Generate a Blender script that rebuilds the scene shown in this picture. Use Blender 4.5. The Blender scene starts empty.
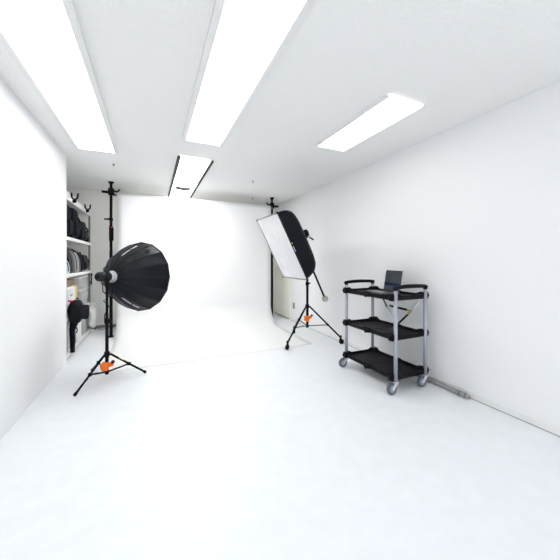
import bpy, bmesh, math, random
from mathutils import Vector, Matrix, noise
random.seed(4)
PI = math.pi
C = bpy.context.scene.collection
V = Vector

# ------------------------------------------------------------------ materials
def mat(name, col, rough=0.5, metal=0.0, var=0.04, scale=30, bump=0.0, bscale=None, emit=None, alpha=1.0, spec=0.5, sheen=0.0):
    m = bpy.data.materials.new(name); m.use_nodes = True
    nt = m.node_tree; b = nt.nodes['Principled BSDF']
    b.inputs['Roughness'].default_value = rough
    b.inputs['Metallic'].default_value = metal
    b.inputs['Specular IOR Level'].default_value = spec
    if sheen: b.inputs['Sheen Weight'].default_value = sheen
    if alpha < 1: b.inputs['Alpha'].default_value = alpha
    tc = nt.nodes.new('ShaderNodeTexCoord')
    n = nt.nodes.new('ShaderNodeTexNoise'); n.inputs['Scale'].default_value = scale; n.inputs['Detail'].default_value = 4
    nt.links.new(tc.outputs['Object'], n.inputs['Vector'])
    r = nt.nodes.new('ShaderNodeValToRGB')
    r.color_ramp.elements[0].position = .3; r.color_ramp.elements[1].position = .7
    r.color_ramp.elements[0].color = tuple(max(0, c*(1-var)) for c in col)+(1,)
    r.color_ramp.elements[1].color = tuple(min(1, c*(1+var)) for c in col)+(1,)
    nt.links.new(n.outputs['Fac'], r.inputs['Fac']); nt.links.new(r.outputs['Color'], b.inputs['Base Color'])
    if bump:
        n2 = nt.nodes.new('ShaderNodeTexNoise'); n2.inputs['Scale'].default_value = bscale or scale; n2.inputs['Detail'].default_value = 3
        nt.links.new(tc.outputs['Object'], n2.inputs['Vector'])
        bp = nt.nodes.new('ShaderNodeBump'); bp.inputs['Strength'].default_value = bump; bp.inputs['Distance'].default_value = .01
        nt.links.new(n2.outputs['Fac'], bp.inputs['Height']); nt.links.new(bp.outputs['Normal'], b.inputs['Normal'])
    if emit:
        b.inputs['Emission Color'].default_value = (1, 1, 1, 1); b.inputs['Emission Strength'].default_value = emit
    return m

M = dict(
    wall_r=mat('white_wallpaper', (.90, .905, .91), .85, var=.008, scale=60, bump=.08, bscale=220, spec=.2),
    wall_b=mat('cream_wallpaper', (.93, .93, .895), .85, var=.012, scale=60, bump=.08, bscale=220, spec=.2),
    ceil=mat('speckled_ceiling_board', (.92, .922, .915), .9, var=.03, scale=95, bump=.5, bscale=70, spec=.1),
    floor=mat('pale_vinyl_floor', (.86, .885, .91), .45, var=.02, scale=9, bump=.02, bscale=60, spec=.35),
    paper=mat('white_backdrop_paper', (.87, .87, .865), .85, var=.004, scale=3, spec=.2),
    door=mat('beige_door_paint', (.90, .89, .80), .5, var=.015, scale=5),
    white=mat('white_enamel', (.86, .86, .85), .4, var=.01),
    whiteplastic=mat('white_plastic', (.82, .82, .80), .45, var=.02, scale=20),
    black=mat('black_painted_metal', (.004, .004, .005), .45, var=.1, spec=.12),
    gloss=mat('glossy_black_housing', (.006, .006, .009), .3, var=.1, spec=.35),
    rubber=mat('black_rubber', (.005, .005, .006), .8, var=.15, spec=.15),
    fabric=mat('black_nylon_fabric', (.0065, .0075, .011), .5, var=.2, scale=14, bump=.35, bscale=35, spec=.13),
    canopy=mat('black_umbrella_fabric', (.003, .004, .008), .42, var=.2, scale=14, bump=.3, bscale=22, spec=.2),
    fabric2=mat('dark_navy_fabric', (.004, .005, .010), .6, var=.4, scale=20, bump=.6, bscale=30, spec=.08),
    seam=mat('black_seam_tape', (.003, .003, .004), .8, var=.1),
    diff=mat('white_diffuser_cloth', (.70, .705, .72), .85, var=.03, scale=6, bump=1.0, bscale=12),
    silver=mat('silver_metal', (.55, .56, .58), .35, metal=.8, var=.04),
    post=mat('pale_anodised_aluminium', (.40, .42, .49), .4, metal=.25, var=.03),
    tray=mat('black_textured_plastic', (.005, .005, .006), .45, var=.12, scale=50, bump=.15, bscale=300, spec=.12),
    wheel=mat('grey_caster_rubber', (.09, .105, .13), .5, var=.05),
    hub=mat('light_grey_plastic', (.30, .34, .40), .45, var=.04),
    chrome=mat('bright_steel', (.75, .76, .78), .45, metal=.3, var=.03),
    brass=mat('brass_fitting', (.62, .48, .2), .35, metal=.7, var=.05),
    orange=mat('orange_plastic', (.95, .19, .01), .4, var=.06, scale=40),
    red=mat('red_trim', (.75, .03, .03), .5, var=.05),
    yellow=mat('yellow_label', (.85, .75, .05), .5, var=.03),
    print_=mat('white_print', (.88, .88, .9), .6, var=.03),
    greypost=mat('grey_shelf_metal', (.26, .26, .24), .5, var=.04),
    grey=mat('grey_fabric', (.05, .05, .055), .6, var=.12, scale=25, bump=.3),
    lgrey=mat('light_grey_fabric', (.28, .28, .275), .6, var=.06, scale=25, bump=.2),
    bluewhite=mat('pale_blue_sheet', (.70, .78, .88), .5, var=.04),
    kraft=mat('yellow_wooden_board', (.72, .52, .24), .6, var=.12, scale=12),
    brown=mat('brown_cardboard', (.26, .17, .10), .7, var=.25, scale=16),
    clear=mat('translucent_storage_plastic', (.80, .83, .85), .25, var=.02, alpha=.42),
    bluegrey=mat('blue_grey_cloth', (.16, .20, .27), .7, var=.3, scale=18, bump=.5),
    green=mat('dark_green_cloth', (.07, .16, .10), .7, var=.3, scale=18),
    pink=mat('faded_pink_cloth', (.55, .38, .38), .7, var=.15, scale=18),
    screen=mat('grey_laptop_screen', (.045, .055, .065), .3, var=.03, spec=.6),
    navy=mat('navy_screen_band', (.01, .03, .10), .2, var=.05),
    alu=mat('grey_laptop_case', (.15, .16, .17), .4, metal=.3, var=.03),
    counter=mat('greenish_cast_weight', (.45, .47, .36), .55, var=.08),
    conduit=mat('grey_pvc_conduit', (.30, .295, .29), .5, var=.06),
    cable=mat('dark_grey_cable', (.12, .12, .11), .6, var=.2),
    dark=mat('dark_gap', (.03, .03, .032), .7, var=.1),
    pane=mat('fill_window_glass', (.95, .97, .97), .05, var=.002, alpha=.06),  # glass of the added window behind the camera
    lamp=mat('ceiling_lamp_diffuser', (.9, .9, .9), .6, emit=20.0),
    fill_lamp=mat('fill_lamp_diffuser', (.9, .9, .9), .6, emit=3.5),  # glow of the added fill strips
    strobe=mat('lit_octabox_diffuser', (.9, .9, .9), .6, emit=1.2),
)

# ------------------------------------------------------------------ mesh helpers
class MB:
    def __init__(s): s.bm = bmesh.new()
    def box(s, c, d, rot=None, bev=0.0, seg=2):
        t = bmesh.new(); bmesh.ops.create_cube(t, size=1)
        bmesh.ops.scale(t, vec=V(d), verts=t.verts)
        if bev: bmesh.ops.bevel(t, geom=t.edges[:], offset=min(bev, min(d)*.45), segments=seg, affect='EDGES', profile=.5)
        if rot is not None: bmesh.ops.transform(t, matrix=rot, verts=t.verts)
        bmesh.ops.translate(t, vec=V(c), verts=t.verts)
        return s.merge(t)
    def merge(s, t):
        me = bpy.data.meshes.new('t'); t.to_mesh(me); t.free(); s.bm.from_mesh(me); bpy.data.meshes.remove(me); return s
    def path(s, pts, r, n=10, closed=False, smooth=True):
        pts = [V(p) for p in pts]; k = len(pts)
        rs = r if isinstance(r, (list, tuple)) else [r]*k
        rings = []; prev = None
        for i, p in enumerate(pts):
            a = pts[(i-1) % k] if (i or closed) else p
            b = pts[(i+1) % k] if (i < k-1 or closed) else p
            t = (b-a).normalized()
            if prev is None:
                x = t.cross(V((0, 0, 1)) if abs(t.z) < .9 else V((1, 0, 0))).normalized()
            else:
                x = (prev - t*prev.dot(t)).normalized()
            prev = x; y = t.cross(x)
            rings.append([s.bm.verts.new(p + rs[i]*(math.cos(2*PI*j/n)*x + math.sin(2*PI*j/n)*y)) for j in range(n)])
        m = k if closed else k-1
        for i in range(m):
            A, B = rings[i], rings[(i+1) % k]
            for j in range(n):
                f = s.bm.faces.new((A[j], A[(j+1) % n], B[(j+1) % n], B[j])); f.smooth = smooth
        if not closed:
            s.bm.faces.new(rings[0][::-1]); s.bm.faces.new(rings[-1])
        return s
    def tube(s, a, b, r, r2=None, n=12): return s.path([a, b], [r, r if r2 is None else r2], n)
    def lathe(s, prof, o, ax, n=24):          # prof: (distance along axis, radius)
        o = V(o); ax = V(ax).normalized()
        x = ax.cross(V((0, 0, 1)) if abs(ax.z) < .9 else V((1, 0, 0))).normalized(); y = ax.cross(x)
        rings = [[s.bm.verts.new(o+ax*d+max(r, 1e-4)*(math.cos(2*PI*j/n)*x+math.sin(2*PI*j/n)*y)) for j in range(n)] for d, r in prof]
        for A, B in zip(rings, rings[1:]):
            for j in range(n):
                f = s.bm.faces.new((A[j], A[(j+1) % n], B[(j+1) % n], B[j])); f.smooth = True
        s.bm.faces.new(rings[0][::-1]); s.bm.faces.new(rings[-1])
        return s
    def poly(s, pts, ext):                    # extruded outline with real thickness
        ext = V(ext)
        a = [s.bm.verts.new(V(p)) for p in pts]; b = [s.bm.verts.new(V(p)+ext) for p in pts]
        s.bm.faces.new(a[::-1]); s.bm.faces.new(b)
        for i in range(len(a)):
            j = (i+1) % len(a); s.bm.faces.new((a[i], a[j], b[j], b[i]))
        return s
    def grid(s, fn, nu, nv, smooth=True):
        g = [[s.bm.verts.new(V(fn(i/nu, j/nv))) for j in range(nv+1)] for i in range(nu+1)]
        for i in range(nu):
            for j in range(nv):
                f = s.bm.faces.new((g[i][j], g[i+1][j], g[i+1][j+1], g[i][j+1])); f.smooth = smooth
        return s
    def soft(s, c, d, p=4.0, amp=.012, freq=9, seed=0, rot=None, n=14):   # a padded, lumpy bag body
        t = bmesh.new(); bmesh.ops.create_cube(t, size=2)
        bmesh.ops.subdivide_edges(t, edges=t.edges[:], cuts=n, use_grid_fill=True)
        for v in t.verts:
            q = v.co; L = (abs(q.x)**p+abs(q.y)**p+abs(q.z)**p)**(1/p)
            q = q/L; q = V((q.x*d[0]/2, q.y*d[1]/2, q.z*d[2]/2))
            w = noise.noise_vector(q*freq+V((seed*3.1, seed*1.7, seed)))
            v.co = q+w*amp
        for f in t.faces: f.smooth = True
        if rot is not None: bmesh.ops.transform(t, matrix=rot, verts=t.verts)
        zmin = min(v.co.z for v in t.verts)
        bmesh.ops.translate(t, vec=V(c), verts=t.verts)
        return s.merge(t)
    def build(s, name, m, parent=None, fix=True):
        if fix: bmesh.ops.recalc_face_normals(s.bm, faces=s.bm.faces[:])
        me = bpy.data.meshes.new(name); s.bm.to_mesh(me); s.bm.free()
        me.materials.append(M[m]); o = bpy.data.objects.new(name, me); C.objects.link(o)
        if parent is not None:
            o.parent = parent
            w = V((0, 0, 0)); q = parent
            while q is not None: w += q.location; q = q.parent
            me.transform(Matrix.Translation(-w))
        return o

def thing(name, label, cat, loc, group=None):
    o = bpy.data.objects.new(name, None); C.objects.link(o); o.location = loc; o.empty_display_size = .05
    o['label'] = label; o['category'] = cat
    if group: o['group'] = group
    return o
def tag(o, label, cat, group=None):
    o['label'] = label; o['category'] = cat
    if group: o['group'] = group
    return o
def struct(o): o['kind'] = 'structure'; return o

# ------------------------------------------------------------------ room shell
XR, YB, ZC = 2.74, 6.35, 2.62
JX, JY = -.994, 4.42
struct(MB().box((.5, 1.9, -.05), (4.7, 9.2, .1)).build('floor', 'floor'))
struct(MB().box((.5, 1.9, ZC+.05), (4.7, 9.2, .1)).build('ceiling', 'ceil'))
struct(MB().box((XR+.05, 1.9, ZC/2), (.1, 9.0, ZC)).build('wall_right', 'wall_r'))
struct(MB().box((.5, YB+.05, ZC/2), (4.6, .1, ZC)).build('wall_back', 'wall_b'))
b = MB(); b.box((.87, -2.55, .06), (3.84, .1, .12)); b.box((.87, -2.55, ZC-.06), (3.84, .1, .12)); b.box((-.95, -2.55, ZC/2), (.2, .1, ZC)); b.box((2.69, -2.55, ZC/2), (.2, .1, ZC))
struct(b.build('wall_front', 'wall_r'))
wf = struct(MB().box((.87, -2.56, 1.31), (3.44, .006, 2.38)).build('fill_window', 'pane'))  # added window behind the camera, lets in fill light for the far end
b = MB()
for x in (-.83, .30, 1.44, 2.57): b.box((x, -2.53, 1.31), (.04, .05, 2.38), bev=.004)
for z in (.14, 2.48): b.box((.87, -2.53, z), (3.44, .05, .04), bev=.004)
b.build('fill_window_frame', 'white', wf)
w = MB(); w.box((-1.57, 5.385, ZC/2), (.1, 1.93, ZC)); w.box(((-1.62+JX)/2, (JY-2.5)/2, ZC/2), (JX+1.62, JY+2.5, ZC))
struct(w.build('wall_left', 'wall_r'))
struct(MB().box((XR-.004, 1.5, .03), (.008, 8.0, .06), bev=.002).build('baseboard_right', 'white'))
struct(MB().box((XR-.006, 1.5, .0025), (.012, 8.0, .005)).build('trim_1', 'conduit'))
struct(MB().box((-.2, YB-.004, .03), (2.5, .008, .06), bev=.002).build('baseboard_back', 'lgrey'))
d = struct(MB().box((XR-.012, 5.93, 1.06), (.016, .80, 2.06), bev=.003).build('door_1', 'door'))
MB().box((XR-.014, 5.93, .018), (.02, .80, .012)).build('door_sill', 'greypost', d)
f = MB(); f.box((XR-.015, 5.515, 1.05), (.03, .03, 2.1), bev=.003); f.box((XR-.015, 5.93, 2.115), (.03, .86, .03), bev=.003)
f.build('door_frame', 'door', d)

# ------------------------------------------------------------------ ceiling light (recessed strip) and three strips added for fill light
def strip_light(x0, x1, y0, y1, label, cross=None, rails='dark'):
    t = thing('ceiling_light', label, 'ceiling light', ((x0+x1)/2, (y0+y1)/2, ZC), 'recessed ceiling strip lights')
    b = MB(); z = ZC-.006
    b.box(((x0+x1)/2, (y0+y1)/2, z), (x1-x0-.03, y1-y0, .012)); b.build('diffuser', 'lamp' if rails == 'dark' else 'fill_lamp', t)
    for x in (x0, x1):
        MB().box((x, (y0+y1)/2, ZC-.012), (.042, y1-y0, .026)).build('edge_rail', rails, t)
    if cross: MB().box(((x0+x1)/2-.005, cross, ZC-.020), (.26, .24, .012)).build('joint_bar', 'dark', t)
    return t
strip_light(.315, .725, 3.80, 6.22, 'long recessed white strip light with black edge rails above the paper backdrop', 5.45)
strip_light(.315, .725, .9, 3.25, 'added recessed fill strip light in line with the long one, nearer the camera', rails='white')  # added lamp, evens out the light along the room
strip_light(1.70, 2.11, 1.7, 2.8, 'added recessed fill strip light nearest the right wall', rails='white')  # extra lamp put in to brighten the right wall
strip_light(-.80, -.39, 1.3, 4.0, 'added recessed fill strip light nearest the left wall', rails='white')  # extra lamp put in to lift the dark back-left corner

def small_hook(x, y, label):
    b = MB(); b.lathe([(0, .017), (.006, .016), (.009, .007), (.03, .006), (.032, .002)], (x, y, ZC), (0, 0, -1), 14)
    tag(b.build('ceiling_hook', 'greypost'), label, 'hook', 'small ceiling hooks')
small_hook(-.483, 4.5, 'small grey ceiling hook near the left black floor-to-ceiling pole')
small_hook(1.538, 4.51, 'small grey ceiling hook right of the strip light, the nearer of two')
small_hook(1.95, 5.75, 'small grey ceiling hook close to the back wall above the backdrop roll')

# ------------------------------------------------------------------ outlet, conduit, cable pile
t = thing('wall_outlet', 'narrow grey wall outlet low on the right wall beside the beige door', 'outlet', (XR, 5.36, .333))
MB().box((XR-.005, 5.36, .333), (.01, .075, .125), bev=.003).build('plate', 'conduit', t)
MB().box((XR-.012, 5.36, .36), (.006, .035, .03), bev=.002).build('socket', 'greypost', t)
MB().box((XR-.012, 5.36, .305), (.006, .035, .03), bev=.002).build('socket', 'greypost', t)
t = thing('cable_conduit', 'grey cable conduit tube lying on the floor along the right wall by the cart', 'conduit', (2.68, 1.95, 0))
b = MB(); b.path([(2.702, 2.9, .022), (2.70, 2.2, .022), (2.69, 1.72, .022)], .021, 12); b.build('pipe', 'conduit', t)
b = MB(); b.path([(2.69, 1.79, .024), (2.687, 1.72, .024)], .024, 12); b.path([(2.687, 1.72, .024), (2.686, 1.68, .024)], [.018, .016], 12); b.build('end_coupling', 'conduit', t)
b = MB(); pts = []
for i in range(150):
    a = i*.36; s = i/149
    pts.append((-1.02+.55*s+.06*math.cos(a), 6.22+.05*math.sin(a), .012+.05*abs(math.sin(i*.13))+.006*math.sin(a*2.1)))
b.path(pts, .006, 6)
tag(b.build('cable', 'cable'), 'tangled dark grey cable heaped on the floor against the back wall', 'cable')

# ------------------------------------------------------------------ steel shelf unit
SX0, SX1, SY0, SY1 = -1.50, -1.005, 4.45, 6.02
LEV = [.075, .55, 1.115, 1.605, 2.125]       # top faces of the boards
t = thing('shelf_unit', 'white metal shelving unit with five boards against the left wall', 'shelf unit', ((SX0+SX1)/2, (SY0+SY1)/2, 0))
for x in (SX0+.015, SX1-.015):
    for y in (SY0+.017, SY1-.017):
        b = MB(); b.box((x+(.013 if x > -1.2 else -.013), y, 1.06), (.004, .034, 2.12)); s_ = 1 if y > 5 else -1
        b.box((x, y+s_*.015, 1.06), (.03, .004, 2.12)); b.build('post', 'greypost', t)
for z in LEV:
    b = MB(); h = .045
    b.box(((SX0+SX1)/2, (SY0+SY1)/2, z-.004), (SX1-SX0-.01, SY1-SY0-.01, .008))
    for x in (SX0+.004, SX1+.004): b.box((x, (SY0+SY1)/2, z-h/2), (.007, SY1-SY0, h), bev=.001)
    for y in (SY0+.005, SY1-.005): b.box(((SX0+SX1)/2, y, z-h/2), (SX1-SX0, .007, h))
    b.box((-1.25, (SY0+SY1)/2, z-.02), (.03, SY1-SY0-.02, .03))
    b.build('shelf_board', 'white', t)

def R(ax, deg): return Matrix.Rotation(math.radians(deg), 4, ax)

# on top of the unit
def carton(x0, x1, y0, y1, z0, z1, m, name, label, cat, flap=True):
    t = thing(name, label, cat, ((x0+x1)/2, (y0+y1)/2, z0))
    MB().box(((x0+x1)/2, (y0+y1)/2, (z0+z1)/2-.004), (x1-x0, y1-y0, z1-z0-.008), bev=.003).build('body', m, t)
    if flap:
        b = MB(); b.box(((x0+x1)/2, (y0+y1)/2, z1-.012), (x1-x0+.008, y1-y0+.008, .022), bev=.003); b.build('lid', m, t)
    return t
carton(-1.42, -1.03, 4.50, 5.02, 2.126, 2.215, 'white', 'flat_box', 'larger flat white box on top of the shelving unit, nearer the camera', 'box')
carton(-1.42, -1.03, 5.12, 5.96, 2.126, 2.185, 'white', 'flat_box', 'long low white box on top of the shelving unit, nearer the back wall', 'box')
t = thing('tape_roll', 'small orange roll standing on the boxes on top of the shelving unit', 'tape', (-1.10, 5.07, 2.126))
b = MB(); b.lathe([(-.02, .055), (.02, .055), (.02, .056)], (-1.10, 5.07, 2.187), (0, 1, 0), 20); b.build('tape', 'orange', t)
MB().lathe([(-.022, .03), (.022, .03)], (-1.10, 5.07, 2.187), (0, 1, 0), 20).build('core', 'brown', t)
def fork(y, label):
    x = SX1+.03; z = 2.115
    t = thing('pole_hook', label, 'hook', (x, y, z), 'black fork hooks clamped on the shelf top')
    MB().soft((x, y, z), (.045, .045, .045), p=2, amp=0, n=6).build('clamp_ball', 'black', t)
    pts = [(x+.034*math.cos(a), y, z+.062+.036*math.sin(a)) for a in [PI+PI*i/8 for i in range(9)]]
    b = MB(); b.path([(x-.038, y, z+.11)]+pts+[(x+.038, y, z+.11)], .0115, 8); b.tube((x, y, z+.01), (x, y, z+.03), .012)
    b.build('fork', 'black', t)
    MB().box((x-.02, y, z-.005), (.03, .03, .04), bev=.004).build('jaw', 'black', t)
fork(4.75, 'black fork hook on the shelf top edge, in front of the larger flat box')
fork(5.62, 'black fork hook on the shelf top edge, nearest the back wall')

# bags on the second board
def bag(name, label, cat, x, y, z, d, m='fabric2', seed=0, rz=0, group=None, p=5, amp=.014, pocket=True, strap=True):
    t = thing(name, label, cat, (x, y, z), group)
    Rz = R('Z', rz)
    MB().soft((x, y, z+d[2]/2), d, p=p, amp=amp, seed=seed, rot=Rz).build('body', m, t)
    if pocket:
        MB().soft((x+d[0]*.42, y, z+d[2]*.33), (d[0]*.32, d[1]*.7, d[2]*.5), p=3.5, amp=.006, seed=seed+5, rot=Rz, n=8).build('pocket', m, t)
    if strap:
        b = MB(); b.path([(x+.06, y-d[1]*.22, z+d[2]*.93), (x+.07, y-d[1]*.12, z+d[2]+.028), (x+.07, y+d[1]*.12, z+d[2]+.028), (x+.06, y+d[1]*.22, z+d[2]*.93)], .010, 8)
        b.build('carry_handle', 'seam', t)
        b = MB(); b.path([(x+d[0]*.40, y+d[1]*.30, z+d[2]*.86), (x+d[0]*.55, y+d[1]*.33, z+d[2]*.6), (x+d[0]*.53, y+d[1]*.28, z+d[2]*.25), (x+d[0]*.42, y+d[1]*.25, z+.03)], .012, 8)
        b.build('strap', 'seam', t)
    return t
Z2 = LEV[3]+.002
bag('camera_backpack', 'tall dark navy camera backpack on the second board, nearest the camera', 'bag', -1.20, 4.68, Z2, (.36, .33, .455), seed=1, rz=3)
bag('camera_backpack', 'tall dark navy camera backpack second from the camera on the upper board', 'bag', -1.19, 5.04, Z2, (.36, .32, .46), seed=2, rz=-4)
bag('shoulder_bag', 'dark navy shoulder bag in the middle of the upper board, beside the tall backpacks', 'bag', -1.18, 5.36, Z2, (.34, .24, .31), seed=3, rz=5)
bag('shoulder_bag', 'small black padded bag at the far end of the upper board', 'bag', -1.19, 5.68, Z2, (.34, .31, .34), m='fabric', seed=6, rz=-3)
bag('lens_pouch', 'tiny black pouch at the board edge beside the far shelf post', 'pouch', -1.06, 5.90, Z2, (.10, .12, .13), m='fabric', seed=8, pocket=False, strap=False)

# upright cases on the third board
Z3 = LEV[2]+.002
def case(label, y, w, h, m, seed, dx=0, arch=3.0):
    x = -1.18+dx; d = .33
    t = thing('equipment_case', label, 'case', (x, y, Z3), 'upright soft cases on the third board')
    b = MB(); n = 26
    prof = []
    for i in range(n+1):
        a = PI*i/n; c, s = math.cos(a), math.sin(a)
        prof.append((x+d/2*abs(c)**(2/arch)*(1 if c > 0 else -1), Z3+.03+(h-.03)*abs(s)**(2/arch)))
    out = [(px, y-w/2, pz) for px, pz in prof]+[(x-d/2, y-w/2, Z3), (x+d/2, y-w/2, Z3)]
    b.poly(out, (0, w, 0)); o = b.build('shell', m, t)
    bv = o.modifiers.new('b', 'BEVEL'); bv.width = .016; bv.segments = 3; bv.limit_method = 'ANGLE'; bv.angle_limit = math.radians(50)
    b = MB(); b.path([(px*1.0+(.004 if px > x else -.004), y-w*.38, pz+.003) for px, pz in prof], .006, 6); b.build('zip', 'grey' if m == 'lgrey' else 'seam', t)
    b = MB(); b.path([(x+.03, y, Z3+h-.005), (x+.04, y, Z3+h+.02), (x+.10, y, Z3+h+.01), (x+.115, y, Z3+h-.03)], .008, 6); b.build('carry_handle', 'seam', t)
case('pale blue sheet-wrapped upright case nearest the camera on the third board', 4.56, .11, .22, 'bluewhite', 1, dx=.015)
case('black upright case beside the pale blue one on the third board', 4.68, .10, .33, 'fabric', 2)
case('dark grey upright case with rounded top on the third board', 4.84, .19, .35, 'grey', 3)
case('light grey upright case between darker ones on the third board', 5.06, .22, .33, 'lgrey', 4, dx=.015)
case('charcoal upright case right of the light grey one on the third board', 5.26, .15, .32, 'grey', 5)
case('narrow black upright case right of the charcoal one on the third board', 5.41, .11, .31, 'fabric', 6)
bag('camera_bag', 'black rounded camera bag at the far end of the third board', 'bag', -1.17, 5.70, Z3, (.32, .36, .28), m='fabric', seed=11, pocket=True)

# fourth board
Z4 = LEV[1]+.002
def clear_bin(name, label, x0, x1, y0, y1, z0, h, fills):
    t = thing(name, label, 'storage bin', ((x0+x1)/2, (y0+y1)/2, z0)); cx, cy = (x0+x1)/2, (y0+y1)/2
    b = MB(); th = .004
    b.box((cx, cy, z0+th/2), (x1-x0, y1-y0, th))
    for x in (x0, x1): b.box((x, cy, z0+h/2), (th, y1-y0, h))
    for y in (y0, y1): b.box((cx, y, z0+h/2), (x1-x0, th, h))
    for k in range(3):
        b.box((x1+.003, y0+(k+1)*(y1-y0)/4, z0+h*.45), (.005, .012, h*.8))
    b.build('tub', 'clear', t)
    b = MB(); b.box((cx, cy, z0+h+.006), (x1-x0+.02, y1-y0+.02, .018), bev=.005); b.box((cx, cy, z0+h+.018), (x1-x0-.06, y1-y0-.06, .01), bev=.004); b.build('lid', 'whiteplastic', t)
    for y in (y0, y1): MB().box((cx, y+(-.01 if y == y0 else .01), z0+h-.012), (.10, .014, .035), bev=.004).build('latch', 'whiteplastic', t)
    return t
def bundle(label, c, d, m, seed, group=None):
    o = MB().soft((c[0], c[1], c[2]+d[2]/2), d, p=3, amp=.01, seed=seed, n=8).build('cloth_bundle', m); tag(o, label, 'cloth', group)
clear_bin('storage_bin', 'translucent bin holding blue grey cloth at the far end of the fourth board', -1.42, -1.03, 5.42, 5.97, Z4, .25, None)
bundle('folded blue grey cloth inside the translucent bin on the fourth board', (-1.14, 5.60, Z4+.01), (.18, .28, .20), 'bluegrey', 3)
bundle('pale cloth at the far side inside the translucent bin on the fourth board', (-1.14, 5.85, Z4+.01), (.18, .17, .17), 'lgrey', 4)
clear_bin('storage_bin', 'translucent bin with faded pink cloth stacked on the bin of blue grey cloth', -1.40, -1.04, 5.35, 5.95, Z4+.30, .16, None)
bundle('faded pink cloth inside the upper translucent bin', (-1.14, 5.58, Z4+.31), (.16, .26, .11), 'pink', 5)
t = thing('wooden_board', 'yellow wooden board with a small black knob standing on the fourth board', 'board', (-1.10, 5.17, Z4))
MB().box((-1.16, 5.16, Z4+.185), (.24, .15, .37), bev=.006).build('panel', 'kraft', t)
b = MB(); b.lathe([(0, .01), (.01, .01), (.012, .016), (.025, .014)], (-1.04, 5.16, Z4+.17), (1, 0, 0), 14); b.build('knob', 'black', t)
t = thing('drawer_box', 'white drawer box on the fourth board left of the yellow wooden board', 'box', (-1.2, 4.77, Z4))
MB().box((-1.22, 4.77, Z4+.188), (.36, .54, .376), bev=.004).build('body', 'whiteplastic', t)
MB().box((-1.034, 4.77, Z4+.188), (.012, .50, .34), bev=.004).build('front_panel', 'white', t)
MB().box((-1.024, 4.80, Z4+.26), (.014, .10, .02), bev=.004).build('pull', 'lgrey', t)
carton(-1.40, -1.05, 4.52, 5.03, Z4+.378, Z4+.475, 'brown', 'cardboard_box', 'brown cardboard box lying on the white drawer box', 'box')

# bottom board
Z5 = LEV[0]+.002
clear_bin('storage_bin', 'large translucent bin with dark blue contents on the bottom board', -1.44, -1.035, 4.50, 5.12, Z5, .36, None)
bundle('dark blue cloth inside the bottom translucent bin', (-1.15, 4.82, Z5+.12), (.20, .50, .22), 'bluegrey', 7)
bundle('dark green cloth under the dark blue one in the bottom bin', (-1.15, 4.82, Z5+.005), (.20, .52, .10), 'green', 8)
carton(-1.42, -1.03, 5.16, 5.46, Z5, Z5+.36, 'whiteplastic', 'storage_box', 'white lidded box on the bottom board beside the large translucent bin', 'box')
clear_bin('storage_bin', 'translucent bin with white contents at the far end of the bottom board', -1.42, -1.035, 5.52, 5.96, Z5, .30, None)
bundle('white cloth inside the far bin of the bottom board', (-1.18, 5.74, Z5+.01), (.24, .34, .24), 'white', 9)
t = thing('plastic_bag', 'crumpled white plastic bag hanging off the far end of the shelving unit', 'bag', (-.93, 5.92, .12))
MB().soft((-.95, 5.90, .30), (.10, .22, .36), p=2.6, amp=.03, freq=11, seed=4, n=12).build('body', 'whiteplastic', t)
b = MB(); b.path([(-.93, 5.82, .46), (-.945, 5.85, .54), (-.955, 5.9, .55), (-.94, 5.97, .53), (-.92, 5.99, .46)], .012, 8); b.build('carry_handle', 'whiteplastic', t)
t = thing('cable_hook', 'black curled cable tie hanging on the far shelf post', 'cable tie', (-.975, 5.985, .98))
b = MB(); b.path([(-.98+.0*i, 5.985+.035*math.cos(a), 1.02+.035*math.sin(a)) for i, a in enumerate([k*.5 for k in range(11)])]+[(-.985, 5.99, .93), (-.985, 5.985, .86)], .009, 8); b.build('loop', 'black', t)
MB().box((-.99, 5.995, .90), (.018, .03, .05), bev=.004).build('strap_end', 'black', t)

# black bag with the barrel pouch hanging in front of the unit
t = thing('equipment_bag', 'black equipment bag with red trim and a round end jutting out before the shelves', 'bag', (-.99, 4.62, .05))
b = MB(); b.soft((-.930, 4.60, .61), (.155, .26, .31), p=3, amp=.012, seed=14); b.build('body', 'fabric', t)
b = MB(); ax = V((.9, .1, -.03)).normalized(); o0 = V((-.93, 4.575, .60))
b.lathe([(0, .085), (.03, .098), (.07, .093), (.12, .099), (.14, .094), (.15, .075), (.153, .0)], o0, ax, 24); b.build('end_pouch', 'fabric', t)
b = MB(); b.path([(-.995+.05*s, 4.51+.03*s, .765-.008*s) for s in (0, .5, 1)], .012, 8); b.build('trim', 'red', t)
b = MB(); b.path([(-.94, 4.60, .50), (-.975, 4.61, .36), (-.972, 4.62, .20), (-.972, 4.62, .06)], [.055, .032, .030, .026], 14); b.build('tail', 'fabric2', t)
b = MB(); b.path([(-.95, 4.63, .50), (-.94, 4.66, .40), (-.94, 4.73, .33), (-.965, 4.80, .28)], .007, 8); b.build('strap', 'seam', t)

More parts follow.
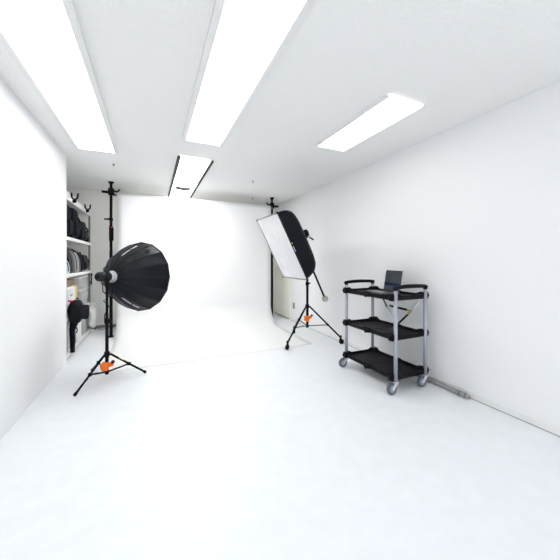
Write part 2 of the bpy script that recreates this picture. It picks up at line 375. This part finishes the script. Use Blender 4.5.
# ------------------------------------------------------------------ background poles, roll and paper
def autopole(x, y, label, s, low=True):
    t = thing('background_pole', label, 'pole', (x, y, 0), 'black floor-to-ceiling poles of the backdrop')
    b = MB(); b.tube((x, y, .03), (x, y, 1.45), .025, n=14); b.build('lower_tube', 'black', t)
    b = MB(); b.tube((x, y, 1.45), (x, y, ZC-.03), .022, n=14); b.build('upper_tube', 'black', t)
    MB().lathe([(0, .04), (.012, .04), (.03, .026), (.04, .022)], (x, y, 0), (0, 0, 1), 18).build('foot', 'rubber', t)
    MB().lathe([(0, .045), (.012, .045), (.03, .028), (.05, .02)], (x, y, ZC), (0, 0, -1), 18).build('top_pad', 'rubber', t)
    b = MB(); b.lathe([(0, .03), (.25, .03)], (x, y, 1.62), (0, 0, 1), 14); b.box((x+s*.028, y-.01, 1.74), (.022, .03, .22), bev=.006); lv = b.build('locking_lever', 'black', t)
    MB().box((x+s*.01, y-.027, 1.85), (.022, .008, .02), bev=.002).build('lock_button', 'red', t)
    zc = 2.455
    b = MB(); b.box((x, y, zc), (.085, .07, .11), bev=.01); b.box((x+s*.012, y-.02, zc-.045), (.10, .05, .04), bev=.008); b.build('hook_clamp', 'black', t)
    b = MB(); b.tube((x, y-.02, zc-.02), (x-s*.13, y-.02, zc-.015), .022); b.build('clamp_handle', 'black', t)
    b = MB(); b.path([(x+s*.03, y-.02, zc+.01), (x+s*.09, y-.02, zc+.0), (x+s*.115, y-.02, zc+.018), (x+s*.13, y-.02, zc+.055)], [.018, .017, .015, .012], 8); b.build('hook', 'black', t)
    if low:
        b = MB(); b.tube((x+.03, y-.02, 1.985), (x-.095, y-.02, 1.985), .014); b.box((x, y-.01, 1.985), (.06, .05, .05), bev=.006); b.build('side_knob', 'black', t)
autopole(-.63, 5.54, 'black floor-to-ceiling pole at the left edge of the backdrop', 1)
autopole(2.32, 5.56, 'black floor-to-ceiling pole at the right edge of the backdrop', -1, False)

PX0, PX1 = -.54, 2.26
t = thing('paper_backdrop', 'seamless white paper backdrop sweeping from its roll down onto the floor', 'backdrop', ((PX0+PX1)/2, 5.5, 0))
b = MB(); b.lathe([(0, .042), (PX1-PX0, .042)], (PX0, 5.53, 2.40), (1, 0, 0), 32); b.build('roll', 'paper', t)
b = MB(); b.lathe([(0, .022), (PX1-PX0+.09, .022)], (PX0-.045, 5.53, 2.40), (1, 0, 0), 16); b.build('core_tube', 'lgrey', t)
def paper_pt(u, v):
    x = PX0+(PX1-PX0)*u
    rad = .42; zt = 2.40; y0 = 5.488; L1 = zt-rad; L2 = rad*PI/2; L3 = (y0-rad)-3.80
    s = v*(L1+L2+L3)
    if s < L1: y, z = y0, zt-s
    elif s < L1+L2:
        a = (s-L1)/rad; y, z = y0-rad*(1-math.cos(a)), rad*(1-math.sin(a))
    else: y, z = y0-rad-(s-L1-L2), 0
    e = (abs(u-.5)*2)**14
    return (x, y, z+.003+.004*noise.noise(V((x*1.3, s*1.1, 0)))*min(1, z*6)+e*.004)
b = MB(); b.grid(paper_pt, 30, 110); o = b.build('sheet', 'paper', t)
so = o.modifiers.new('s', 'SOLIDIFY'); so.thickness = .0012

# ------------------------------------------------------------------ light stands
def tripod(c, dirs, rad, zc, zh, zt, label, r=.011, wheels=False, frac=.45):
    c = V(c); t = thing('light_stand', label, 'light stand', c, 'black tripod light stands')
    b = MB(); b.tube(c+V((0, 0, zh-.03)), c+V((0, 0, zc+.38)), r*1.55, n=14); b.build('pole', 'black', t)
    b = MB(); b.tube(c+V((0, 0, zc+.36)), c+V((0, 0, zt)), r*1.2, n=14); b.build('pole_extension', 'black', t)
    b = MB(); b.lathe([(-.035, r*1.9), (-.02, r*2.5), (.02, r*2.5), (.03, r*1.8)], c+V((0, 0, zc)), (0, 0, 1), 16); b.build('leg_collar', 'black', t)
    b = MB(); b.lathe([(-.02, r*1.9), (.0, r*2.1), (.015, r*1.7)], c+V((0, 0, zh)), (0, 0, 1), 16); b.build('hub', 'black', t)
    b = MB(); b.lathe([(-.03, r*1.9), (-.02, r*2.2), (.02, r*2.2), (.03, r*1.6)], c+V((0, 0, zc+.36)), (0, 0, 1), 16)
    b.path([c+V((0, 0, zc+.36)), c+V((.045, -.02, zc+.365))], [.009, .012], 8); b.build('height_clamp', 'black', t)
    foot_z = .10 if wheels else .012
    for i, a in enumerate(dirs):
        dv = V((math.cos(a), math.sin(a), 0)); top = c+dv*r*2.6+V((0, 0, zc)); ft = c+dv*(rad if i or wheels else rad+.02)+V((0, 0, foot_z))
        b = MB(); b.tube(top, ft, r, n=10); lg = b.build('leg', 'black', t)
        if not wheels:
            b = MB(); b.tube(ft-(ft-top).normalized()*.03, ft+V((0, 0, -.0)), r*1.35, n=10); b.build('rubber_foot', 'rubber', lg)
        else:
            b = MB(); b.tube(ft+V((0, 0, .03)), ft+V((0, 0, -.035)), r*1.3, n=10); b.box(ft+V((0, 0, -.045)), (.03, .05, .04), bev=.006)
            cs = b.build('caster', 'black', lg)
            tr = V((-dv.y, dv.x, 0)) if i != 1 else V((.3, -.9, 0)).normalized()
            b = MB(); b.lathe([(-.012, .030), (-.010, .038), (.010, .038), (.012, .030)], ft+V((0, 0, -foot_z+.0385))+dv*.012, dv.cross(V((0, 0, 1))), 20); b.build('caster_wheel', 'rubber', lg)
        m = top.lerp(ft, frac)
        b = MB(); b.tube(c+dv*r*1.8+V((0, 0, zh)), m, r*(.85 if not wheels else .6), n=8); b.build('brace', 'black' if not wheels else 'grey', t)
        b = MB(); k_ = r*(2.3 if wheels else 3); b.box(m, (k_, k_, k_), bev=.005); b.build('brace_joint', 'black', t)
    return t
cl = V((-.448, 3.600, 0))
al = [math.atan2(3.276-3.607, -.690+.468), math.atan2(3.6056-3.607, -.084+.468), math.atan2(.865, -.5)]
st = tripod(cl, al, .385, .275, .085, 1.07, 'black tripod light stand on the left, carrying the deep round umbrella softbox', frac=.52)
# sticker on one leg of the left stand
tp = cl+V((.03, 0, .275)); ft = cl+V((.384, 0, .012)); q = tp.lerp(ft, .22); q2 = tp.lerp(ft, .36)
MB().box((q+q2)/2+V((.005, -.006, .008)), (.055, .012, .006), rot=R('Y', 36)).build('sticker', 'yellow', st)
cr = V((2.255, 3.945, 0))
ar = [math.atan2(3.70-3.945, 1.778-2.255), math.atan2(3.63-3.945, 2.655-2.255), math.atan2(.52, .03)]
tripod(cr, ar, .52, .565, .255, 1.33, 'black wheeled light stand on the right, carrying the tilted rectangular softbox', r=.013, wheels=True, frac=.6)

def clampy(c, s, k, label):
    c = V(c); t = thing('stand_clamp', label, 'clamp', c, 'orange clamps on the light stands')
    b = MB(); b.box(c+V((-.016*k, -.01, 0)), (.072*k, .07*k, .085*k), bev=.014); b.box(c+V((-.014*k, -.01, -.035*k)), (.05*k, .06*k, .03*k), bev=.01)
    b.lathe([(0, .026*k), (.035*k, .024*k), (.045*k, .017*k)], c+V((.02*k, -.015, .012*k)), (1, -.1, .15), 16); b.build('jaw', 'orange', t)
    b = MB(); b.lathe([(0, .008), (.02*k, .008), (.022*k, .018*k), (.04*k, .016*k)], c+V((.045*k, -.03, .024*k)), (.5, -.3, .7), 14); b.build('knob', 'black', t)
    b = MB(); b.box(c+V((-.056*k, -.02, .005)), (.012, .03*k, .05*k), bev=.004); b.build('side_grip', 'orange', t)
clampy(cl+V((0, 0, .148)), 1, 1.0, 'orange clamp low on the pole of the left light stand')
clampy(cr+V((0, 0, .375)), 1, 1.0, 'orange clamp low on the pole of the right light stand')

# ------------------------------------------------------------------ deep round softbox (left)
az = math.radians(39); a = V((math.sin(az), math.cos(az), -.05)).normalized()
A = V((-.455, 3.60, 1.118))+a*.085; e1 = a.cross(V((0, 0, 1))).normalized(); e2 = e1.cross(a); D_, R_ = .42, .432
def canopy(tt, ph, off=0.0, n=16):
    r = .06+(R_-.06)*(tt**.48)
    k = (ph*n/(2*PI)) % 1.0                           # flat panels between the ribs
    r *= math.cos(PI/n)/math.cos((k-.5)*2*PI/n)*(1-.013*math.sin(PI*k)*tt)
    r += off
    return A+a*(D_*tt-.0)+e1*r*math.cos(ph)+e2*r*math.sin(ph)
t = thing('umbrella_softbox', 'deep round black umbrella softbox seen from behind, on the left light stand', 'softbox', A)
b = MB(); N = 16*6
b.grid(lambda u, v: canopy(v**2, u*2*PI), N, 24, smooth=False)
for f in b.bm.faces: f.smooth = True
bmesh.ops.remove_doubles(b.bm, verts=b.bm.verts[:], dist=1e-5)
o = b.build('canopy', 'canopy', t)
for i in range(16):
    ph = 2*PI*i/16
    b = MB(); b.path([canopy((k/18)**2, ph, .002) for k in range(19)], .0055, 6); b.build('rib', 'seam', t)
b = MB(); b.path([canopy(1, 2*PI*i/16, -.002) for i in range(16)], .006, 6, closed=True); b.build('rim_hem', 'seam', t)
b = MB(); rr = R_-.04; b.lathe([(D_-.052, rr), (D_-.048, rr)], A, a, 48); b.build('front_diffuser', 'strobe', t)
b = MB(); b.lathe([(-.012, .052), (-.010, .066), (.012, .066), (.014, .052)], A-a*.005, a, 32); b.build('mount_ring', 'silver', t)
# drawstring loop and printed words on the panels
def panel_frame(tt, ph):
    p = canopy(tt, ph); du = (canopy(min(1, tt+.02), ph)-canopy(tt-.02, ph)).normalized(); dp = (canopy(tt, ph+.02)-canopy(tt, ph-.02)).normalized()
    n = du.cross(dp).normalized()
    if n.dot(p-(A+a*D_*.5)) < 0: n = -n
    return p, du, dp, n
def words(ph, t0, t1, name, parent, counts=(9, 7), h=.023):
    b = MB(); total = sum(counts)+1.2; k = 0; rnd = random.Random(3)
    for wi, cnt in enumerate(counts):
        for i in range(cnt):
            tt = t0+(t1-t0)*(k+.5)/total; p, du, dp, n = panel_frame(tt, ph); k += 1
            w = (canopy(t1, ph)-canopy(t0, ph)).length/total
            hh = h*rnd.choice((.8, 1, 1)); o_ = p+n*.004
            for q, (cx, cy, sx, sy) in enumerate(((-.3, 0, .2, 1), (.1, rnd.choice((-.4, .4, 0)), .55, .22), (.3, 0, .2, rnd.choice((.6, 1))))):
                cc = o_+du*w*cx+dp*hh*cy
                x = du*w*sx/2; y = dp*hh*sy/2
                b.poly([cc-x-y, cc+x-y, cc+x+y, cc-x+y], n*.001)
        k += 1.2
    b.build(name, 'print_', parent)
words(math.radians(281.25), .24, .80, 'printed_words', t)
words(math.radians(84), .22, .74, 'printed_words', t)
p, du, dp, n = panel_frame(.70, math.radians(56.25))
b = MB(); b.path([p+n*.008-du*.03, p+n*.014-du*.01+dp*.016, p+n*.010+du*.02+dp*.014, p+n*.010+du*.028, p+n*.010+du*.02-dp*.014, p+n*.014-du*.01-dp*.016], .007, 8, closed=True); b.build('cord_loop', 'seam', t)

# strobe heads
def strobe(label, o, ax, L, r, loc):
    o = V(o); ax = V(ax).normalized()
    t = thing('studio_flash', label, 'studio light', loc)
    b = MB(); b.lathe([(0, r*.75), (.012, r*.92), (.05, r), (L*.35, r), (L*.36, r*.94), (L, r*.94)], o, ax, 28); b.build('housing', 'gloss', t)
    b = MB(); b.lathe([(L*.8, r*.97), (L*.8+.02, r*1.02), (L, r*1.02)], o, ax, 28); b.build('bayonet_ring', 'silver', t)
    b = MB(); b.lathe([(-.006, r*.5), (.002, r*.5), (.003, r*.8)], o, ax, 20); b.build('rear_panel', 'rubber', t)
    return t
hd = strobe('black cylindrical flash head behind the round umbrella softbox', A-a*.195, a, .178, .053, A-a*.1)
b = MB(); q = A-a*.09+V((0, 0, -.045)); b.box(cl+V((0, 0, 1.055)), (.045, .05, .08), bev=.008); b.tube(cl+V((0, 0, 1.07)), q, .016)
b.path([cl+V((0, 0, 1.045)), cl+V((.05, -.04, 1.0)), cl+V((.06, -.045, .94))], [.009, .008, .010], 8); b.build('bracket', 'black', hd)
b = MB(); b.path([A-a*.15+V((0, 0, -.045)), A-a*.13+V((0, 0, -.09)), cl+V((-.035, -.02, .96)), cl+V((.028, -.02, .90)), cl+V((-.03, -.02, .86)), cl+V((.02, -.02, .8)), cl+V((-.02, -.018, .70)), cl+V((-.018, -.016, .62))], .006, 6); b.build('cord', 'rubber', hd)

# ------------------------------------------------------------------ rectangular softbox (right)
n_ = V((-.893, 0, -.45)).normalized(); up = V((-.45, 0, .893)).normalized(); wd = V((0, -1, 0))
fc = V((1.745, 3.845, 1.475)); W, H = .79, 1.01
def srect(k, dep, e, m=48, sh=0.0):
    pts = []
    for i in range(m):
        th = 2*PI*(i+.5)/m; c, s = math.cos(th), math.sin(th)
        L = (abs(c)**e+abs(s)**e)**(1/e)
        pts.append(fc-n_*dep+up*(H/2*k*s/L+sh)+wd*(W/2*k*c/L))
    return pts
t = thing('box_softbox', 'tilted rectangular softbox with white front and black sides, on the right stand', 'softbox', fc)
b = MB(); rings = []
for k, dep, e in ((1, 0, 40), (1.005, .03, 30), (1.0, .09, 14), (.985, .16, 9), (.95, .22, 7), (.89, .265, 6), (.80, .295, 5), (.66, .312, 4), (.48, .322, 3), (.30, .335, 2.2), (.16, .35, 2)):
    rings.append([b.bm.verts.new(p) for p in srect(k, dep, e)])
for P_, Q_ in zip(rings, rings[1:]):
    for j in range(48):
        f = b.bm.faces.new((P_[j], P_[(j+1) % 48], Q_[(j+1) % 48], Q_[j])); f.smooth = True
b.bm.faces.new(rings[-1])
o = b.build('shell', 'fabric', t)
def dface(u, v):
    x, y = (u-.5), (v-.5)
    w = .012*math.sin(x*9+y*4)*math.cos(y*7)+.010*math.sin(x*34+y*9+3*noise.noise(V((x*4, y*4, 1))))*(.3+.7*abs(math.sin(y*5)))+.014*noise.noise(V((x*5, y*3, 0)))+.006*noise.noise(V((x*14+y*5, y*4, 2)))
    edge = min(1, 9*min(u, 1-u, v, 1-v))
    return fc+n_*(.002-.018*edge+w*edge)+up*H*.992*y+wd*W*.99*x
b = MB(); b.grid(dface, 40, 50); o = b.build('front_diffuser', 'diff', t); so = o.modifiers.new('s', 'SOLIDIFY'); so.thickness = .002
b = MB(); cs = [fc+up*H/2*sy+wd*W/2*sx for sx, sy in ((-1, -1), (1, -1), (1, 1), (-1, 1))]
b.path([cs[0], cs[1]], .012, 8); b.path([cs[2], cs[3]], .011, 8); b.path([cs[3], cs[0]], .012, 8); b.build('edge_piping', 'greypost', t)
b = MB(); b.path([cs[1], cs[2]], .009, 8); b.build('front_edge', 'seam', t)
for sx, sy in ((-1, -1), (1, -1), (1, 1), (-1, 1)):
    b = MB(); c_ = fc+up*H/2*sy+wd*W/2*sx; b.box(c_, (.03, .03, .03), bev=.008); b.build('corner_pocket', 'seam', t)
# logo tag on the near black side
lp = fc+wd*(W/2*1.0+.002)+up*.03-n_*.006
b = MB()
for i in range(7): b.box(lp-up*(.025+.012*i)-n_*.004, (.009, .004, .011 if i % 2 else .008), rot=R('Y', 27))
b.build('printed_words', 'print_', t)
MB().box(lp+up*.02-n_*.004, (.014, .005, .018), rot=R('Y', 27), bev=.002).build('logo_tag', 'yellow', t)
bk = fc-n_*.35
b = MB(); b.lathe([(-.01, .09), (.03, .085), (.05, .07)], fc-n_*.335, -n_, 24); b.build('mount_ring', 'black', t)
# flash head at the back, boom and weight
hb = fc+up*.21
hd = thing('studio_flash', 'black flash head sticking out behind the rectangular softbox', 'studio light', bk)
b = MB(); b.lathe([(0, .06), (.10, .06), (.13, .052), (.14, .03)], bk, -n_, 24); b.build('housing', 'black', hd)
b = MB(); b.lathe([(0, .064), (.02, .064)], bk-n_*.02, -n_, 24); b.build('bayonet_ring', 'silver', hd)
t = thing('boom_arm', 'slim black boom arm slanting behind the rectangular softbox to its pale weight', 'boom', (2.26, 3.945, 1.35))
p0, p1 = V((2.13, 3.99, 1.66)), V((2.59, 3.96, .68)); dv = (p1-p0).normalized()
b = MB(); b.tube(p0, p1, .0155, n=12); b.build('bar', 'black', t)
pv = p0.lerp(p1, .30)
b = MB(); b.box(pv+V((0, -.01, -.0)), (.06, .07, .07), bev=.012); b.tube(pv+V((0, -.04, 0)), pv+V((0, -.08, .0)), .02); b.build('pivot', 'black', t)
b = MB(); b.lathe([(-.03, .03), (-.02, .05), (.03, .052), (.05, .04), (.055, .02)], p1+dv*.01, dv, 20); b.build('counterweight', 'counter', t)
hk = V((2.10, 3.75, 1.695))
b = MB(); b.lathe([(-.05, .045), (-.04, .06), (.04, .06), (.055, .045)], hk, (.7, -.3, .3), 20); b.path([hk, p0], [.03, .016], 10); b.build('swivel_head', 'black', t)
b = MB(); b.path([hk+V((.02, -.04, -.05)), hk+V((.06, -.06, -.06)), hk+V((.11, -.07, -.09))], [.010, .010, .013], 8); b.build('tilt_handle', 'black', t)
b = MB(); b.lathe([(0, .028), (.03, .028)], hk+V((.035, -.04, -.035)), (.6, -.3, -.4), 14); b.build('silver_joint', 'silver', t)

# ------------------------------------------------------------------ three-tier cart
X0, X1, Y0, Y1 = 2.165, 2.575, 2.06, 2.83
t = thing('service_cart', 'three-tier black utility cart with silver posts beside the right wall', 'cart', ((X0+X1)/2, (Y0+Y1)/2, 0))
ct = t
for x in (X0, X1):
    for y in (Y0, Y1):
        b = MB(); b.tube((x, y, .115), (x, y, 1.008), .0185, n=18); pt = b.build('post', 'post', ct)
def tray(z, name):
    b = MB(); hx, hy = (X1-X0)/2+.022, (Y1-Y0)/2+.005; cx, cy = (X0+X1)/2, (Y0+Y1)/2
    m = 128; L = []
    for i in range(m):
        th = 2*PI*(i+.5)/m; c, s = math.cos(th), math.sin(th); e = 16
        l = (abs(c)**e+abs(s)**e)**(1/e); L.append((c/l, s/l))
    def hgt(px, py):
        ax_, ay_ = abs(px), abs(py)
        if ay_ >= ax_:                                   # short end
            k = ax_; return .012+.020*min(1, max(0, (k-.62)/.12))
        k = ay_; g = min(1, max(0, (k-.72)/.10)); mid = min(1, max(0, (.16-k)/.05))
        return .010+.022*g+.008*mid
    def ring(s, zz, top=False):
        return [b.bm.verts.new((cx+px*(hx-s), cy+py*(hy-s), (zz+hgt(px, py)) if top else zz)) for px, py in L]
    r = [ring(.014, z-.036), ring(.004, z-.028), ring(0, z, True), ring(.012, z+.001, True), ring(.020, z-.012), ring(.045, z-.014)]
    for A_, B_ in zip(r, r[1:]):
        for j in range(m):
            f = b.bm.faces.new((A_[j], A_[(j+1) % m], B_[(j+1) % m], B_[j]))
    b.bm.faces.new(r[-1]); b.bm.faces.new(r[0][::-1])
    b.box((cx, cy, z-.013), (2*hx-.06, .006, .004))
    tr = b.build(name, 'tray', ct)
    for x in (X0, X1):
        sx = -1 if x == X0 else 1
        for y in (Y0, Y1):
            sy = 1 if y == Y0 else -1
            b = MB(); b.box((x+sx*.034, y+sy*.024, z-.002), (.030, .056, .070), bev=.008)
            b.lathe([(0, .020), (.012, .018), (.015, .010)], (x+sx*.046, y+sy*.016, z-.002), (sx, 0, 0), 16)
            b.lathe([(0, .012), (.006, .010)], (x+sx*.030, y+sy*.018, z-.01), (0, -sy, 0), 12)
            b.build('corner_bracket', 'tray', tr)
        b = MB(); b.box((x+sx*.024, (Y0+Y1)/2, z-.018), (.022, .075, .036), bev=.006)
        b.lathe([(0, .012), (.012, .010)], (x+sx*.034, (Y0+Y1)/2, z-.03), (sx, 0, 0), 12); b.build('hinge', 'tray', tr)
    return tr
tray(.935, 'tray'); tray(.545, 'tray'); tray(.155, 'tray')
for y, e in ((Y0, -1), (Y1, 1)):
    b = MB(); pts = [(X0, y, 1.0), (X0, y, 1.018), (X0+.004, y, 1.028)]+[(X0+.012+(X1-X0-.024)*i/12, y, 1.031+.006*math.sin(PI*i/12)) for i in range(13)]+[(X1-.004, y, 1.028), (X1, y, 1.018), (X1, y, 1.0)]
    rs = [.021, .022, .022]+[.0185+.002*math.sin(PI*i/12) for i in range(13)]+[.022, .022, .021]
    b.path(pts, rs, 14); b.lathe([(-.026, .0), (-.025, .014), (0, .021)], (X0, y, 1.026), (1, 0, 0), 14); b.lathe([(-.026, .0), (-.025, .014), (0, .021)], (X1, y, 1.026), (-1, 0, 0), 14)
    b.build('handle', 'tray', ct)
for x in (X0, X1):
    for y in (Y0, Y1):
        b = MB(); wx = x-.052; r = .055
        b.box((x-.004, y, .112), (.05, .045, .006), bev=.002); b.lathe([(0, .02), (.012, .018)], (x, y, .100), (0, 0, 1), 16)
        for s in (-1, 1):
            yy = y+s*.022
            b.poly([(x+.018, yy-.0015, .110), (x-.030, yy-.0015, .110), (wx-.012, yy-.0015, .056), (wx, yy-.0015, .044), (wx+.012, yy-.0015, .052)], (0, .004, 0))
        b.lathe([(-.027, .008), (.027, .008)], (wx, y, r), (0, 1, 0), 12)
        cs_ = b.build('caster', 'chrome', ct)
        b = MB(); b.lathe([(-.015, .038), (-.0155, .050), (-.009, .055), (.009, .055), (.0155, .050), (.015, .038)], (wx, y, r), (0, 1, 0), 30); b.build('wheel', 'wheel', cs_)
        b = MB(); b.lathe([(-.0165, .012), (-.0165, .036), (.0165, .036), (.0165, .012)], (wx, y, r), (0, 1, 0), 24); b.build('wheel_hub', 'hub', cs_)
# folding braces below the top tray
def brace(a_, b_, m, r=.007): q = MB(); q.tube(a_, b_, r, n=8); return q.build('folding_brace', m, ct)
brace((2.49, 2.60, .90), (2.49, 2.50, .755), 'black', .008); brace((2.49, 2.50, .755), (2.49, 2.38, .64), 'chrome', .008)
brace((2.495, 2.46, .775), (2.495, 2.22, .765), 'black', .012); brace((2.495, 2.22, .765), (2.495, 2.16, .762), 'brass', .009)
brace((2.505, 2.075, .875), (2.505, 2.17, .765), 'chrome', .013); brace((2.505, 2.17, .765), (2.505, 2.215, .715), 'brass', .010); brace((2.505, 2.215, .715), (2.505, 2.36, .58), 'black', .010)

# laptop
lz = .931
t = thing('laptop', 'open laptop with dark screen on the top tray of the cart', 'laptop', (2.47, 2.414, lz))
TL = Matrix.Translation((2.47, 2.414, lz)) @ R('Z', -11.6); tilt = TL @ Matrix.Translation((0, 0, .016)) @ R('Y', 9)
def lap(parts, name, m, mtx=TL, bev=.003):
    b = MB()
    for c, d in parts: b.box(c, d, bev=bev)
    bmesh.ops.transform(b.bm, matrix=mtx, verts=b.bm.verts); b.build(name, m, t)
lap([((-.112, 0, .009), (.225, .30, .016))], 'base', 'alu', bev=.004)
lap([((-.025-.017*i, -.115+.0192*j, .0185), (.013, .015, .003)) for i in range(5) for j in range(13)], 'keyboard', 'dark', bev=0)
lap([((-.165, 0, .0176), (.05, .09, .001))], 'trackpad', 'hub', bev=0)
lap([((0, 0, .118), (.007, .30, .236))], 'screen_lid', 'dark', tilt)
lap([((-.0042, 0, .120), (.001, .28, .212))], 'display', 'screen', tilt, 0)
lap([((-.0050, 0, .078), (.001, .28, .034))], 'display_band', 'navy', tilt, 0)

# ------------------------------------------------------------------ world, camera, render look
w = bpy.data.worlds.new('room'); bpy.context.scene.world = w; w.use_nodes = True
w.node_tree.nodes['Background'].inputs[0].default_value = (.95, .97, 1, 1); w.node_tree.nodes['Background'].inputs[1].default_value = 2.9
def area(name, loc, rot, sx, sy, e, col=(1, 1, 1)):
    l = bpy.data.lights.new(name, 'AREA'); l.shape = 'RECTANGLE'; l.size = sx; l.size_y = sy; l.energy = e; l.color = col
    o = bpy.data.objects.new(name, l); C.objects.link(o); o.location = loc; o.rotation_euler = rot; return o
l = bpy.data.lights.new('fill_window_portal', 'AREA'); l.shape = 'RECTANGLE'; l.size = 3.44; l.size_y = 2.38; l.cycles.is_portal = True  # guides sky light through the added window
o = bpy.data.objects.new('fill_window_portal', l); C.objects.link(o); o.location = (.87, -2.62, 1.31); o.rotation_euler = (-PI/2, 0, PI)
cam = bpy.data.cameras.new('camera'); co = bpy.data.objects.new('camera', cam); C.objects.link(co)
co.location = (0, 0, 1.3); co.rotation_euler = (PI/2, 0, -math.atan(128/284))
cam.sensor_fit = 'HORIZONTAL'; cam.sensor_width = 36; cam.lens = 284*36/560; cam.shift_y = -20/560; cam.clip_start = .05
sc_ = bpy.context.scene; sc_.camera = co
sc_.view_settings.view_transform = 'Standard'; sc_.view_settings.look = 'None'; sc_.view_settings.gamma = 1
sc_.view_settings.use_curve_mapping = False; sc_.view_settings.exposure = 0.0
